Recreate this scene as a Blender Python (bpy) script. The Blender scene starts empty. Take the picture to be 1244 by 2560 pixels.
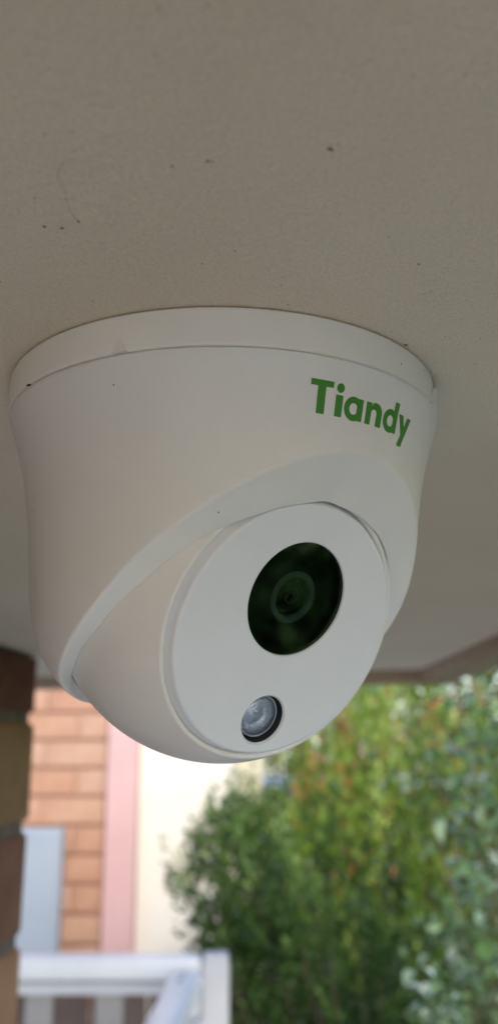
import bpy, bmesh, math, random
import numpy as np
from mathutils import Vector, Matrix
C = bpy.context.scene.collection
scene = bpy.context.scene
rng = np.random.default_rng(7)
random.seed(7)
PI = math.pi
R_ = math.radians

# ------------------------------------------------------------------ view, sky, sun
EYE = 2.3103                      # height of the lens above the ground
CEIL = 2.40                       # underside of the porch ceiling
FPX, PITCH = 2305.0, R_(14.30)
cam_d = bpy.data.cameras.new("view_camera")
cam = bpy.data.objects.new("view_camera", cam_d)
C.objects.link(cam)
cam.location = (0, 0, EYE)
cam.rotation_euler = (PI / 2 + PITCH, 0, 0)
cam_d.sensor_fit = 'VERTICAL'
cam_d.sensor_height = 36.0
cam_d.lens = FPX / 2560 * 36.0
cam_d.clip_start = 0.01
cam_d.clip_end = 500
cam_d.dof.use_dof = True
cam_d.dof.focus_distance = 0.20
cam_d.dof.aperture_fstop = 13.0
scene.camera = cam

SUN_EL, SUN_AZ = R_(33), R_(166)   # azimuth clockwise from +Y: behind the viewer, to the right
world = bpy.data.worlds.new("World")
scene.world = world
world.use_nodes = True
wn = world.node_tree.nodes; wl = world.node_tree.links
wn.clear()
wo = wn.new('ShaderNodeOutputWorld'); wb = wn.new('ShaderNodeBackground'); ws = wn.new('ShaderNodeTexSky')
ws.sky_type = 'NISHITA'; ws.sun_disc = False
ws.sun_elevation = SUN_EL; ws.sun_rotation = SUN_AZ
ws.air_density = 1.0; ws.dust_density = 1.2; ws.ozone_density = 1.0
wb.inputs['Strength'].default_value = 0.12
wl.new(ws.outputs[0], wb.inputs['Color']); wl.new(wb.outputs[0], wo.inputs['Surface'])
sun_d = bpy.data.lights.new("sun", 'SUN'); sun_d.energy = 0.66; sun_d.angle = R_(14); sun_d.color = (1, 0.97, 0.93)
sun = bpy.data.objects.new("sun", sun_d); C.objects.link(sun)
sdir = Vector((math.sin(SUN_AZ) * math.cos(SUN_EL), math.cos(SUN_AZ) * math.cos(SUN_EL), math.sin(SUN_EL)))
sun.rotation_euler = sdir.to_track_quat('Z', 'Y').to_euler()
sun.location = (0, -3, 8)
scene.view_settings.view_transform = 'Standard'
scene.view_settings.look = 'None'
scene.view_settings.gamma = 1
scene.view_settings.use_curve_mapping = False
scene.view_settings.exposure = 1.62
scene.cycles.use_denoising = True
scene.cycles.max_bounces = 10
scene.cycles.diffuse_bounces = 6
scene.cycles.transparent_max_bounces = 12
scene.cycles.sample_clamp_indirect = 6

# ------------------------------------------------------------------ helpers
def at(px, py, Y):
    """point seen at a pixel of the 1244 x 2560 photograph, at forward distance Y"""
    x = (px - 622) / FPX; y = -(py - 1280) / FPX
    c, s = math.cos(PITCH), math.sin(PITCH)
    d = (x, c - y * s, s + y * c)
    return Vector((d[0] * Y / d[1], Y, EYE + d[2] * Y / d[1]))

def nodes(name):
    m = bpy.data.materials.new(name); m.use_nodes = True
    nt = m.node_tree
    return m, nt, nt.nodes['Principled BSDF']

def N(nt, t, **kw):
    n = nt.nodes.new(t)
    for k, v in kw.items():
        if k in n.inputs: n.inputs[k].default_value = v
        else: setattr(n, k, v)
    return n

def ramp(nt, fac, stops):
    r = nt.nodes.new('ShaderNodeValToRGB')
    while len(r.color_ramp.elements) < len(stops): r.color_ramp.elements.new(0.5)
    for e, (p, c) in zip(r.color_ramp.elements, stops):
        e.position = p; e.color = (*c, 1) if len(c) == 3 else c
    nt.links.new(fac, r.inputs['Fac'])
    return r

def add_bump(nt, bs, layers, dist=0.001):
    """layers: (scale, strength, distance)"""
    tc = nt.nodes.new('ShaderNodeTexCoord'); prev = None
    for sc, st, ds in layers:
        n = N(nt, 'ShaderNodeTexNoise', Scale=sc, Detail=3.0, Roughness=0.6)
        nt.links.new(tc.outputs['Object'], n.inputs['Vector'])
        b = N(nt, 'ShaderNodeBump', Strength=st, Distance=ds)
        nt.links.new(n.outputs['Fac'], b.inputs['Height'])
        if prev: nt.links.new(prev.outputs[0], b.inputs['Normal'])
        prev = b
    nt.links.new(prev.outputs[0], bs.inputs['Normal'])

def mottled(name, c1, c2, scale=6.0, rough=0.7, bump=((120, 0.3, 0.002),), detail=4.0, per_object=0.0, spec=0.4):
    m, nt, bs = nodes(name)
    tc = nt.nodes.new('ShaderNodeTexCoord')
    n = N(nt, 'ShaderNodeTexNoise', Scale=scale, Detail=detail, Roughness=0.6)
    nt.links.new(tc.outputs['Object'], n.inputs['Vector'])
    r = ramp(nt, n.outputs['Fac'], [(0.3, c1), (0.7, c2)])
    out = r.outputs['Color']
    if per_object:
        oi = nt.nodes.new('ShaderNodeObjectInfo')
        hs = N(nt, 'ShaderNodeHueSaturation')
        mr = N(nt, 'ShaderNodeMapRange'); mr.inputs['To Min'].default_value = 1 - per_object; mr.inputs['To Max'].default_value = 1 + per_object
        nt.links.new(oi.outputs['Random'], mr.inputs['Value']); nt.links.new(mr.outputs[0], hs.inputs['Value'])
        nt.links.new(out, hs.inputs['Color']); out = hs.outputs[0]
    nt.links.new(out, bs.inputs['Base Color'])
    bs.inputs['Roughness'].default_value = rough
    bs.inputs['Specular IOR Level'].default_value = spec
    if bump: add_bump(nt, bs, bump)
    return m

def link(name, me, mat=None, parent=None, loc=None):
    o = bpy.data.objects.new(name, me); C.objects.link(o)
    if mat is not None and me is not None:
        me.materials.clear()
        for mm in (mat if isinstance(mat, (list, tuple)) else [mat]): me.materials.append(mm)
    if loc is not None: o.location = loc
    if parent is not None: o.parent = parent
    return o

def empty(name, loc=(0, 0, 0)):
    o = bpy.data.objects.new(name, None); C.objects.link(o); o.location = loc
    o.empty_display_size = 0.02
    return o

def tag(o, label=None, cat=None, group=None, kind=None):
    if label: o['label'] = label
    if cat: o['category'] = cat
    if group: o['group'] = group
    if kind: o['kind'] = kind
    return o

def box_bm(bm, c, s, rot=None, bevel=0.0):
    r = bmesh.ops.create_cube(bm, size=1.0)
    M = Matrix.Translation(c) @ (rot.to_4x4() if rot is not None else Matrix.Identity(4)) @ Matrix.Diagonal((*s, 1))
    bmesh.ops.transform(bm, matrix=M, verts=r['verts'])
    if bevel:
        es = {e for v in r['verts'] for e in v.link_edges}
        bmesh.ops.bevel(bm, geom=list(es), offset=bevel, segments=2, affect='EDGES', profile=0.6)

def bm_mesh(bm, name, smooth=False):
    me = bpy.data.meshes.new(name); bm.to_mesh(me); bm.free()
    if smooth:
        for p in me.polygons: p.use_smooth = True
    return me

def box(name, c, s, mat, parent=None, bevel=0.0, rot=None):
    bm = bmesh.new(); box_bm(bm, Vector((0, 0, 0)), s, None, bevel)
    o = link(name, bm_mesh(bm, name, False), mat, parent, c)
    if rot is not None: o.rotation_euler = rot
    return o

def lathe(prof, seg=160, smooth=True, name='lathe', close_end=False, fn=None):
    """prof: list of (radius, z); revolved about Z"""
    P = np.array(prof, float); a = np.linspace(0, 2 * PI, seg, endpoint=False)
    V = np.zeros((len(P), seg, 3))
    V[..., 0] = P[:, 0, None] * np.cos(a); V[..., 1] = P[:, 0, None] * np.sin(a); V[..., 2] = P[:, 1, None]
    n = len(P); F = []
    for i in range(n - 1):
        for j in range(seg):
            k = (j + 1) % seg
            F.append((i * seg + j, i * seg + k, (i + 1) * seg + k, (i + 1) * seg + j))
    if close_end: F.append(tuple((n - 1) * seg + j for j in range(seg)))
    me = bpy.data.meshes.new(name); me.from_pydata(V.reshape(-1, 3).tolist(), [], F)
    for p in me.polygons: p.use_smooth = smooth
    return me

def orient(o, loc, zdir, up):
    z = Vector(zdir).normalized(); y = (Vector(up) - z * Vector(up).dot(z)).normalized(); x = y.cross(z)
    m = Matrix((x, y, z)).transposed().to_4x4(); m.translation = loc
    o.matrix_world = m
    return m

# ------------------------------------------------------------------ materials
def plastic(name, col, rough=0.42, specks=0.0, bump=0.12):
    m, nt, bs = nodes(name)
    tc = nt.nodes.new('ShaderNodeTexCoord')
    n = N(nt, 'ShaderNodeTexNoise', Scale=55.0, Detail=4.0, Roughness=0.6)
    nt.links.new(tc.outputs['Object'], n.inputs['Vector'])
    r = ramp(nt, n.outputs['Fac'], [(0.3, tuple(c * 0.955 for c in col)), (0.7, col)])
    out = r.outputs['Color']
    if specks:
        v = N(nt, 'ShaderNodeTexVoronoi', Scale=170.0)
        nt.links.new(tc.outputs['Object'], v.inputs['Vector'])
        n2 = N(nt, 'ShaderNodeTexNoise', Scale=28.0, Detail=1.0)
        nt.links.new(tc.outputs['Object'], n2.inputs['Vector'])
        a = N(nt, 'ShaderNodeMath', operation='LESS_THAN'); a.inputs[1].default_value = specks
        b = N(nt, 'ShaderNodeMath', operation='GREATER_THAN'); b.inputs[1].default_value = 0.52
        c = N(nt, 'ShaderNodeMath', operation='MULTIPLY')
        nt.links.new(v.outputs['Distance'], a.inputs[0]); nt.links.new(n2.outputs['Fac'], b.inputs[0])
        nt.links.new(a.outputs[0], c.inputs[0]); nt.links.new(b.outputs[0], c.inputs[1])
        mx = N(nt, 'ShaderNodeMix', data_type='RGBA'); mx.inputs[7].default_value = (0.07, 0.06, 0.05, 1)
        nt.links.new(c.outputs[0], mx.inputs[0]); nt.links.new(out, mx.inputs[6]); out = mx.outputs[2]
    nt.links.new(out, bs.inputs['Base Color'])
    bs.inputs['Roughness'].default_value = rough
    add_bump(nt, bs, [(1400, bump, 0.0002), (420, bump * 0.7, 0.0003)])
    return m

M = {}
M['shell'] = plastic('shell_plastic', (0.78, 0.79, 0.77), 0.48, 0.05, 0.45)
M['ring'] = plastic('ring_plastic', (0.84, 0.84, 0.80), 0.45, 0.035, 0.12)
M['ball'] = plastic('ball_plastic', (0.78, 0.785, 0.765), 0.42, 0.035, 0.12)
M['face'] = plastic('face_plastic', (0.76, 0.80, 0.855), 0.42, 0.03, 0.10)
M['cut'] = plastic('shaded_shell_plastic', (0.53, 0.60, 0.65), 0.36, 0.0, 0.04)  # shell plastic again, darker and bluer to carry the shade on the bevel
M['green'] = plastic('green_print', (0.045, 0.24, 0.022), 0.5, 0.0, 0.25)

def simple(name, col, rough=0.5, metal=0.0, spec=0.5, trans=0.0, coat=0.0):
    m, nt, bs = nodes(name)
    bs.inputs['Base Color'].default_value = (*col, 1); bs.inputs['Roughness'].default_value = rough
    bs.inputs['Metallic'].default_value = metal; bs.inputs['Specular IOR Level'].default_value = spec
    bs.inputs['Transmission Weight'].default_value = trans; bs.inputs['Coat Weight'].default_value = coat
    return m
M['black'] = mottled('black_plastic', (0.004, 0.005, 0.005), (0.009, 0.010, 0.010), 60, 0.5, ((900, 0.1, 0.0002),))
M['dark'] = mottled('navy_black_plastic', (0.025, 0.033, 0.05), (0.04, 0.05, 0.07), 60, 0.4, ((900, 0.1, 0.0002),))
M['lensring'] = mottled('grey_lens_ring', (0.27, 0.36, 0.36), (0.33, 0.42, 0.42), 90, 0.45, ((900, 0.1, 0.0002),))
M['thinring'] = simple('pale_thin_ring', (0.28, 0.34, 0.2), 0.35)
M['red'] = simple('red_glint_paint', (0.75, 0.05, 0.05), 0.3)  # solid red colour standing in for a reflection inside the lens
M['lensglass'] = simple('black_lens_glass', (0.004, 0.010, 0.005), 0.04, coat=0.4)

def thin_glass(name, tint, ior=1.5, rough=0.02, coat=(1, 1, 1)):
    m = bpy.data.materials.new(name); m.use_nodes = True; nt = m.node_tree; nt.nodes.clear()
    o = nt.nodes.new('ShaderNodeOutputMaterial'); mix = nt.nodes.new('ShaderNodeMixShader')
    f = N(nt, 'ShaderNodeFresnel', IOR=ior); t = N(nt, 'ShaderNodeBsdfTransparent'); t.inputs[0].default_value = (*tint, 1)
    g = N(nt, 'ShaderNodeBsdfGlossy', Roughness=rough); g.inputs[0].default_value = (*coat, 1)
    nt.links.new(f.outputs[0], mix.inputs[0]); nt.links.new(t.outputs[0], mix.inputs[1]); nt.links.new(g.outputs[0], mix.inputs[2])
    nt.links.new(mix.outputs[0], o.inputs['Surface'])
    return m
M['window_glass'] = thin_glass('lens_window_glass', (0.62, 0.72, 0.66), 2.1, 0.01, (0.85, 1.0, 0.75))
M['led_glass'] = thin_glass('clear_lamp_lens', (0.85, 0.88, 0.92), 1.5, 0.08)
m, nt, bs = nodes('silver_reflector')
bs.inputs['Base Color'].default_value = (0.72, 0.78, 0.88, 1); bs.inputs['Metallic'].default_value = 0.6; bs.inputs['Roughness'].default_value = 0.28
v = N(nt, 'ShaderNodeTexVoronoi', Scale=2200.0); tc = nt.nodes.new('ShaderNodeTexCoord'); nt.links.new(tc.outputs['Object'], v.inputs['Vector'])
b = N(nt, 'ShaderNodeBump', Strength=0.6, Distance=0.0003); nt.links.new(v.outputs['Distance'], b.inputs['Height']); nt.links.new(b.outputs[0], bs.inputs['Normal'])
M['reflector'] = m

# ceiling paint: cream render coat with fine grit and sparse dirt
m, nt, bs = nodes('ceiling_paint')
tc = nt.nodes.new('ShaderNodeTexCoord')
n1 = N(nt, 'ShaderNodeTexNoise', Scale=9.0, Detail=5.0, Roughness=0.6); nt.links.new(tc.outputs['Object'], n1.inputs['Vector'])
r1 = ramp(nt, n1.outputs['Fac'], [(0.3, (0.70, 0.615, 0.47)), (0.7, (0.76, 0.675, 0.525))])
n2 = N(nt, 'ShaderNodeTexNoise', Scale=1500.0, Detail=3.0, Roughness=0.7); nt.links.new(tc.outputs['Object'], n2.inputs['Vector'])
r2 = ramp(nt, n2.outputs['Fac'], [(0.30, (0.84, 0.825, 0.80)), (0.56, (1.0, 1.0, 1.0))])
mx = N(nt, 'ShaderNodeMix', data_type='RGBA', blend_type='MULTIPLY'); mx.inputs[0].default_value = 1
nt.links.new(r1.outputs[0], mx.inputs[6]); nt.links.new(r2.outputs[0], mx.inputs[7])
v = N(nt, 'ShaderNodeTexVoronoi', Scale=210.0); nt.links.new(tc.outputs['Object'], v.inputs['Vector'])
lt = N(nt, 'ShaderNodeMath', operation='LESS_THAN'); lt.inputs[1].default_value = 0.050; nt.links.new(v.outputs['Distance'], lt.inputs[0])
mx2 = N(nt, 'ShaderNodeMix', data_type='RGBA'); mx2.inputs[7].default_value = (0.27, 0.23, 0.18, 1)
nt.links.new(lt.outputs[0], mx2.inputs[0]); nt.links.new(mx.outputs[2], mx2.inputs[6])
nt.links.new(mx2.outputs[2], bs.inputs['Base Color'])
bs.inputs['Roughness'].default_value = 0.75
add_bump(nt, bs, [(1300, 0.55, 0.0005), (420, 0.5, 0.0009), (60, 0.3, 0.003)])
M['ceiling'] = m

M['timber'] = mottled('brown_painted_timber', (0.31, 0.225, 0.15), (0.41, 0.315, 0.22), 30, 0.5)
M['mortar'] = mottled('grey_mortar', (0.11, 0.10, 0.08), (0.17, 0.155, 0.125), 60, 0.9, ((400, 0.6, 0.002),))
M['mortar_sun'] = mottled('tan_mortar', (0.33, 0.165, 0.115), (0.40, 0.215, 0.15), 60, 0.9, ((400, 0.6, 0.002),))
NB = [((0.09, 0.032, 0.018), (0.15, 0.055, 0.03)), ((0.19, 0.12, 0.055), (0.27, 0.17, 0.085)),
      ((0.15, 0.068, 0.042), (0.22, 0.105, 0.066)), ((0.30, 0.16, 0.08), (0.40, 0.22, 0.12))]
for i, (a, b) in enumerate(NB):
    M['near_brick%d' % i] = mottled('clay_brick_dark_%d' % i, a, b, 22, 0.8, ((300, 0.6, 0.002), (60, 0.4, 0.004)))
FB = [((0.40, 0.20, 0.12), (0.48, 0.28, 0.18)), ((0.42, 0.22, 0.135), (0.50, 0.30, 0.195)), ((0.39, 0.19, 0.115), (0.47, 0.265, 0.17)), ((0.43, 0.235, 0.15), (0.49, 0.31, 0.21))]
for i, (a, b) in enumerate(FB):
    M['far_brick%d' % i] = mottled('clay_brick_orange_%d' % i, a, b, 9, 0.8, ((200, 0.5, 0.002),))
M['pink'] = mottled('pink_painted_post', (0.56, 0.34, 0.32), (0.62, 0.39, 0.365), 5, 0.55)
M['cream'] = mottled('cream_render', (0.74, 0.67, 0.56), (0.80, 0.74, 0.64), 3, 0.85, ((150, 0.4, 0.002),))
M['cream2'] = mottled('yellow_cream_render', (0.62, 0.55, 0.38), (0.70, 0.62, 0.45), 3, 0.85, ((150, 0.4, 0.002),))
M['metalbox'] = mottled('pale_blue_grey_paint', (0.30, 0.345, 0.40), (0.345, 0.39, 0.445), 5, 0.45)
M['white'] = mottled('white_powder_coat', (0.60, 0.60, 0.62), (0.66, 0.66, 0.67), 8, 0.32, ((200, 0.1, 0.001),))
M['bal'] = mottled('shaded_white_paint', (0.34, 0.32, 0.31), (0.40, 0.38, 0.36), 8, 0.5)  # baluster white greyed in the colour to look shaded
M['skylit_white'] = mottled('skylit_white_paint', (0.80, 0.80, 0.81), (0.86, 0.86, 0.87), 8, 0.25, ((200, 0.1, 0.001),))  # railing white lifted in the colour for skylight on upward faces
M['steel'] = simple('dull_screw_steel', (0.14, 0.14, 0.15), 0.4, 0.8)
M['screen'] = mottled('brown_stained_board', (0.12, 0.085, 0.07), (0.19, 0.14, 0.12), 12, 0.7)
M['concrete'] = mottled('pale_concrete', (0.50, 0.545, 0.60), (0.58, 0.62, 0.67), 1.2, 0.9, ((40, 0.4, 0.004),))
M['lawn'] = mottled('lawn_and_soil', (0.05, 0.075, 0.03), (0.09, 0.12, 0.055), 2.5, 0.9, ((30, 0.8, 0.02),))
M['tan'] = mottled('warm_tan_render', (0.70, 0.50, 0.35), (0.78, 0.57, 0.41), 3, 0.85, ((150, 0.4, 0.002),))
M['roof'] = mottled('grey_roof_sheet', (0.16, 0.15, 0.15), (0.22, 0.21, 0.20), 6, 0.6)
M['bark'] = mottled('bark', (0.07, 0.05, 0.03), (0.13, 0.10, 0.07), 30, 0.9)
M['dirt'] = mottled('dark_dirt', (0.02, 0.015, 0.012), (0.05, 0.04, 0.03), 300, 0.9, None)
M['web'] = mottled('dusty_thread', (0.13, 0.10, 0.08), (0.2, 0.16, 0.12), 300, 0.9, None)

def leaf_mat(name, stops, rough=0.45, transl=0.3):
    m, nt, bs = nodes(name)
    at_ = nt.nodes.new('ShaderNodeAttribute'); at_.attribute_name = 'tint'
    r = ramp(nt, at_.outputs['Fac'], stops); r.color_ramp.interpolation = 'LINEAR'
    nt.links.new(r.outputs[0], bs.inputs['Base Color']); bs.inputs['Roughness'].default_value = rough
    tr = nt.nodes.new('ShaderNodeBsdfTranslucent'); nt.links.new(r.outputs[0], tr.inputs[0])
    mix = nt.nodes.new('ShaderNodeMixShader'); mix.inputs[0].default_value = transl
    nt.links.new(bs.outputs[0], mix.inputs[1]); nt.links.new(tr.outputs[0], mix.inputs[2])
    nt.links.new(mix.outputs[0], nt.nodes['Material Output'].inputs['Surface'])
    return m
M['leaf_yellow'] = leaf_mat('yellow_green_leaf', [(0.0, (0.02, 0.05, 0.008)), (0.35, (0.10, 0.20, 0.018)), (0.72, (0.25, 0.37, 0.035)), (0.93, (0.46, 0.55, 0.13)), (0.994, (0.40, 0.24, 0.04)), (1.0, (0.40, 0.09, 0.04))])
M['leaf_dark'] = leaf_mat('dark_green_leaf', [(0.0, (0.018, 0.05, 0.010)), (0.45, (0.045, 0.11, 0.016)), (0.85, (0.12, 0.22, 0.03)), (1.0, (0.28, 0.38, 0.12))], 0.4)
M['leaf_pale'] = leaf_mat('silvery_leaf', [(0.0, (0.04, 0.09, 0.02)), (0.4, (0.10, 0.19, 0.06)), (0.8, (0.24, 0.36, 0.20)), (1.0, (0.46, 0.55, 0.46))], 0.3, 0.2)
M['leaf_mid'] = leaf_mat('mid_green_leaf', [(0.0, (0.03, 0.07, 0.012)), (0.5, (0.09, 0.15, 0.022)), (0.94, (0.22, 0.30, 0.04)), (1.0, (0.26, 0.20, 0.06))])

M['leaf_side'] = leaf_mat('glossy_side_leaf', [(0.0, (0.01, 0.03, 0.008)), (0.4, (0.06, 0.13, 0.03)), (0.65, (0.26, 0.42, 0.10)), (1.0, (0.50, 0.62, 0.28))])
# ------------------------------------------------------------------ setting: ground, ceiling
bm = bmesh.new()
bmesh.ops.create_grid(bm, x_segments=8, y_segments=8, size=60)
g = link('ground', bm_mesh(bm, 'ground'), M['concrete'], None, (0, 20, 0)); tag(g, kind='structure')

bm = bmesh.new()
cs = [(1.0, -14), (60, -14), (60, 60), (-2.0, 60), (-2.0, 5.9), (.62, 5.9), (1.0, 1.5)]
bm.faces.new([bm.verts.new((x, y, .006)) for x, y in cs])
lw = link('lawn', bm_mesh(bm, 'lawn'), M['lawn']); tag(lw, kind='structure')

# ceiling sheet: right edge along the beam, far edge skewed a little like the beam
cR, cF_R, cF_L = 0.2035, 1.1140, 1.225
bm = bmesh.new()
lo = [(-2.2, -1.3), (cR + .01, -1.3), (cR + .01, cF_R + .01), (-2.2, 1.11 + (cF_L - cF_R) / 0.471 * 2.4)]
b0 = [bm.verts.new((x, y, CEIL)) for x, y in lo]; b1 = [bm.verts.new((x, y, CEIL + 0.012)) for x, y in lo]
bm.faces.new(b0[::-1]); bm.faces.new(b1)
for i in range(4): bm.faces.new((b0[i], b0[(i + 1) % 4], b1[(i + 1) % 4], b1[i]))
ceiling = link('ceiling', bm_mesh(bm, 'ceiling'), M['ceiling']); tag(ceiling, kind='structure')

def lump(name, p, s, parent, mat=None, rz=0, sub=2):
    bm = bmesh.new(); bmesh.ops.create_icosphere(bm, subdivisions=sub, radius=1)
    for v in bm.verts: v.co *= 1 + random.uniform(-.3, .3)
    o = link(name, bm_mesh(bm, name), mat or M['dirt'], parent, p); o.scale = s; o.rotation_euler = (0, 0, rz)
    return o
def cpt(px, py): 
    d = at(px, py, 1.0) - Vector((0, 0, EYE)); d *= (CEIL - EYE) / d.z
    return Vector((d.x, d.y, CEIL))
for px, py, a, b, rz in [(828, 374, .00062, .0004, .6), (822, 371, .0003, .0007, 1.0), (520, 403, .0005, .0004, 0), (530, 404, .0003, .0002, 0), (112, 566, .0005, .0003, .3), (155, 570, .0006, .00035, .2),
                         (1013, 862, .0009, .0003, .5), (196, 553, .0003, .0003, 0), (1045, 660, .0004, .0003, .4), (430, 415, .0004, .0002, 0)]:
    lump('dirt_speck', cpt(px, py) + Vector((0, 0, .0)), (a * .62, b * .6, .00016), ceiling, rz=rz)
# thin dusty thread and scuff lines stuck to the paint
def tube(name, pts, r, mat, parent=None, sides=6, radii=None):
    bm = bmesh.new(); rings = []
    pts = [Vector(p) for p in pts]
    for i, p in enumerate(pts):
        t = (pts[min(i + 1, len(pts) - 1)] - pts[max(i - 1, 0)]).normalized()
        u = t.orthogonal().normalized() if abs(t.z) > .95 else t.cross(Vector((0, 0, 1))).normalized(); w = t.cross(u)
        rr = radii[i] if radii else r
        rings.append([bm.verts.new(p + (u * math.cos(2 * PI * k / sides) + w * math.sin(2 * PI * k / sides)) * rr) for k in range(sides)])
    for a, b in zip(rings, rings[1:]):
        for k in range(sides): bm.faces.new((a[k], a[(k + 1) % sides], b[(k + 1) % sides], b[k]))
    bm.faces.new(rings[0][::-1]); bm.faces.new(rings[-1])
    me = bm_mesh(bm, name, True)
    return link(name, me, mat, parent)
for poly in [[(160, 405), (145, 430), (150, 455), (163, 478), (168, 505), (176, 525), (188, 545), (201, 552), (196, 560)], [(1078, 728), (1060, 733), (1046, 735)]]:
    tube('dusty_thread', [cpt(*q) + Vector((0, 0, -.0001)) for q in poly], .00002, M['web'], ceiling, 5)

# timber trim round the edge of the ceiling
trim = empty('porch_beam', (cR, cF_R, CEIL))
tag(trim, 'brown timber beam edging the cream porch ceiling above the garden', 'beam')
def beam(name, a, b, w, h, z_top):
    a = Vector(a); b = Vector(b); d = b - a; L = d.length; ang = math.atan2(d.y, d.x)
    o = box(name, Vector(((a.x + b.x) / 2, (a.y + b.y) / 2, z_top - h / 2)) - trim.location, (L, w, h), M['timber'], trim, 0.0015, (0, 0, ang))
    return o
sl = (cF_L - cF_R) / 0.471
bw = 0.045
beam('front_beam', (cR + 0.05, cF_R + bw / 2 - sl * .05, 0), (-2.2, cF_R + bw / 2 + sl * 2.4, 0), bw, 0.15, CEIL + 0.135)
beam('side_beam', (cR + bw / 2, -1.3, 0), (cR + bw / 2, cF_R - 0.006, 0), bw, 0.15, CEIL + 0.137)

# unseen roof added over the porch, eaves sized to shade the railing
bm = bmesh.new()
ex, ey = cR + .12, cF_R + .26
lo2 = [(-4.2, -1.9), (ex, -1.9), (ex, ey), (-4.2, ey + sl * 4.3)]
lv = [bm.verts.new((x, y, 2.54)) for x, y in lo2]; tv = [bm.verts.new((x, y, 2.60)) for x, y in lo2]
rv = [bm.verts.new((-4.2, -1.8, 3.1)), bm.verts.new((-1.6, -1.8, 3.1)), bm.verts.new((-1.6, -.6, 3.1)), bm.verts.new((-4.2, -.6, 3.1))]
bm.faces.new(lv[::-1]); bm.faces.new(rv)
for i in range(4):
    bm.faces.new((lv[i], lv[(i + 1) % 4], tv[(i + 1) % 4], tv[i])); bm.faces.new((tv[i], tv[(i + 1) % 4], rv[(i + 1) % 4], rv[i]))
bmesh.ops.recalc_face_normals(bm, faces=bm.faces)
rf = link('shade_roof', bm_mesh(bm, 'shade_roof'), M['roof']); tag(rf, 'unseen grey roof added above the porch ceiling to shade the railing', 'roof')
pw_ = box('bounce_wall', (-.36, -.62, 1.195), (.20, 1.40, 2.388), M['tan']); tag(pw_, 'unseen tan wall added beside the dark brick pier to bounce warm light', 'wall')  # out of view, added to throw warm light on ceiling and housing

# ------------------------------------------------------------------ near brick pier on the left
BL, BH, BD, MJ = 0.230, 0.0905, 0.110, 0.0115
pier = empty('brick_pier', (-0.2135, 0.944, 0))
pier.rotation_euler = (0, 0, R_(-5))
tag(pier, 'dark shaded brick pier with raked joints at the left edge under the porch ceiling', 'wall')
zt = at(68, 1797, .944).z          # a bed joint seen at the corner
course = BH + MJ
z0 = zt % course                   # joint centres at z0 + k*course
nC = int((CEIL - z0) / course) + 1
LEN, TH = 0.85, 0.230
box('mortar', (-TH / 2, -LEN / 2 - .001, CEIL / 2 - .001), (TH - .010, LEN - .008, CEIL - .002), M['mortar'], pier)
def brick_mesh(name, s, bev=0.003):
    bm = bmesh.new(); box_bm(bm, Vector((0, 0, 0)), s, None, 0)
    bmesh.ops.bevel(bm, geom=list(bm.edges), offset=bev, segments=1, affect='EDGES')
    for v in bm.verts: v.co += Vector((random.uniform(-1, 1), random.uniform(-1, 1), random.uniform(-1, 1))) * .0007
    return bm_mesh(bm, name)
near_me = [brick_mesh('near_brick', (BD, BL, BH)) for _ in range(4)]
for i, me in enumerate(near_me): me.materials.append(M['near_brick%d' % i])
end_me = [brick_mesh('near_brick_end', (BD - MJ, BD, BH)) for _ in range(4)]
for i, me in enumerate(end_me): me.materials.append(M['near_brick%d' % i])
pattern = {0: 0, 1: 1, 2: 2, 3: 3}
kz = round((zt - z0) / course)
low = bmesh.new()
for k in range(-1, nC):
    zb = z0 + k * course + MJ / 2; zc = zb + BH / 2; h = BH
    if zb < 0.01: continue
    if zb + BH > CEIL: h = CEIL - .002 - zb; zc = zb + h / 2
    if h < .01: continue
    row = k - kz                   # 0: the course just above the joint
    y = 0.0
    first = True
    while y > -LEN:
        half = first and (row % 2 != 0)
        L = BD if half else BL
        yc = y - L / 2
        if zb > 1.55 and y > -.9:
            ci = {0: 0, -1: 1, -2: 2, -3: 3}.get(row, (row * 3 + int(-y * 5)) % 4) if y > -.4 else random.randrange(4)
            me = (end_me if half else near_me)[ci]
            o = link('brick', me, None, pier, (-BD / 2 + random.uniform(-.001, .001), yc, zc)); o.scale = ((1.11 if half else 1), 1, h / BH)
        else:
            box_bm(low, Vector((-BD / 2, yc, zc)), (BD, L, h))
        y -= L + MJ; first = False
    # bricks of the back half, seen at the corner only
    box_bm(low, Vector((-TH + BD / 2 - .003, -BD, zc)), (BD - .012, BL - .004, h))
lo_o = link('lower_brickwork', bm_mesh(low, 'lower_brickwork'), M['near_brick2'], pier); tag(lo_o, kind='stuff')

# ------------------------------------------------------------------ neighbouring house wall
YW = 3.60
house = empty('house_wall', (-0.5, YW, 0))
tag(house, 'sunlit orange brick and cream rendered house wall divided by a pink post', 'wall')
H0 = Vector((-0.5, YW, 0))
def rel(p): return Vector(p) - H0
xb = at(268, 1950, YW).x; xp = at(347, 1950, YW).x; xc = at(592, 1950, YW).x; xe = at(655, 1950, YW).x
HT = 3.4
box('mortar', rel(((xb - 2.6) / 2 - .0, YW + .115, HT / 2)), (xb + 2.6 - .01, .20, HT), M['mortar_sun'], house)
post = box('post', rel(((xb + xp) / 2, YW + .05, HT / 2 + .01)), (xp - xb - .006, .16, HT + .02), M['pink'], house, .004)
post['label'] = 'pink painted vertical post between the brick and the cream render'
rw = box('rendered_wall', rel(((xp + xc) / 2, YW + .14, HT / 2)), (xc - xp, .24, HT), M['cream'], house)
rw2 = box('rendered_pilaster', rel(((xc + xe) / 2 + .001, YW + .12, HT / 2)), (xe - xc, .27, HT), M['cream2'], house)
zj = at(150, 1782, YW).z; zq0 = zj % course
far_me = [brick_mesh('far_brick', (BL, BD, BH), .002) for _ in range(4)]
for i, me in enumerate(far_me): me.materials.append(M['far_brick%d' % i])
farlow = bmesh.new()
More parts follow.
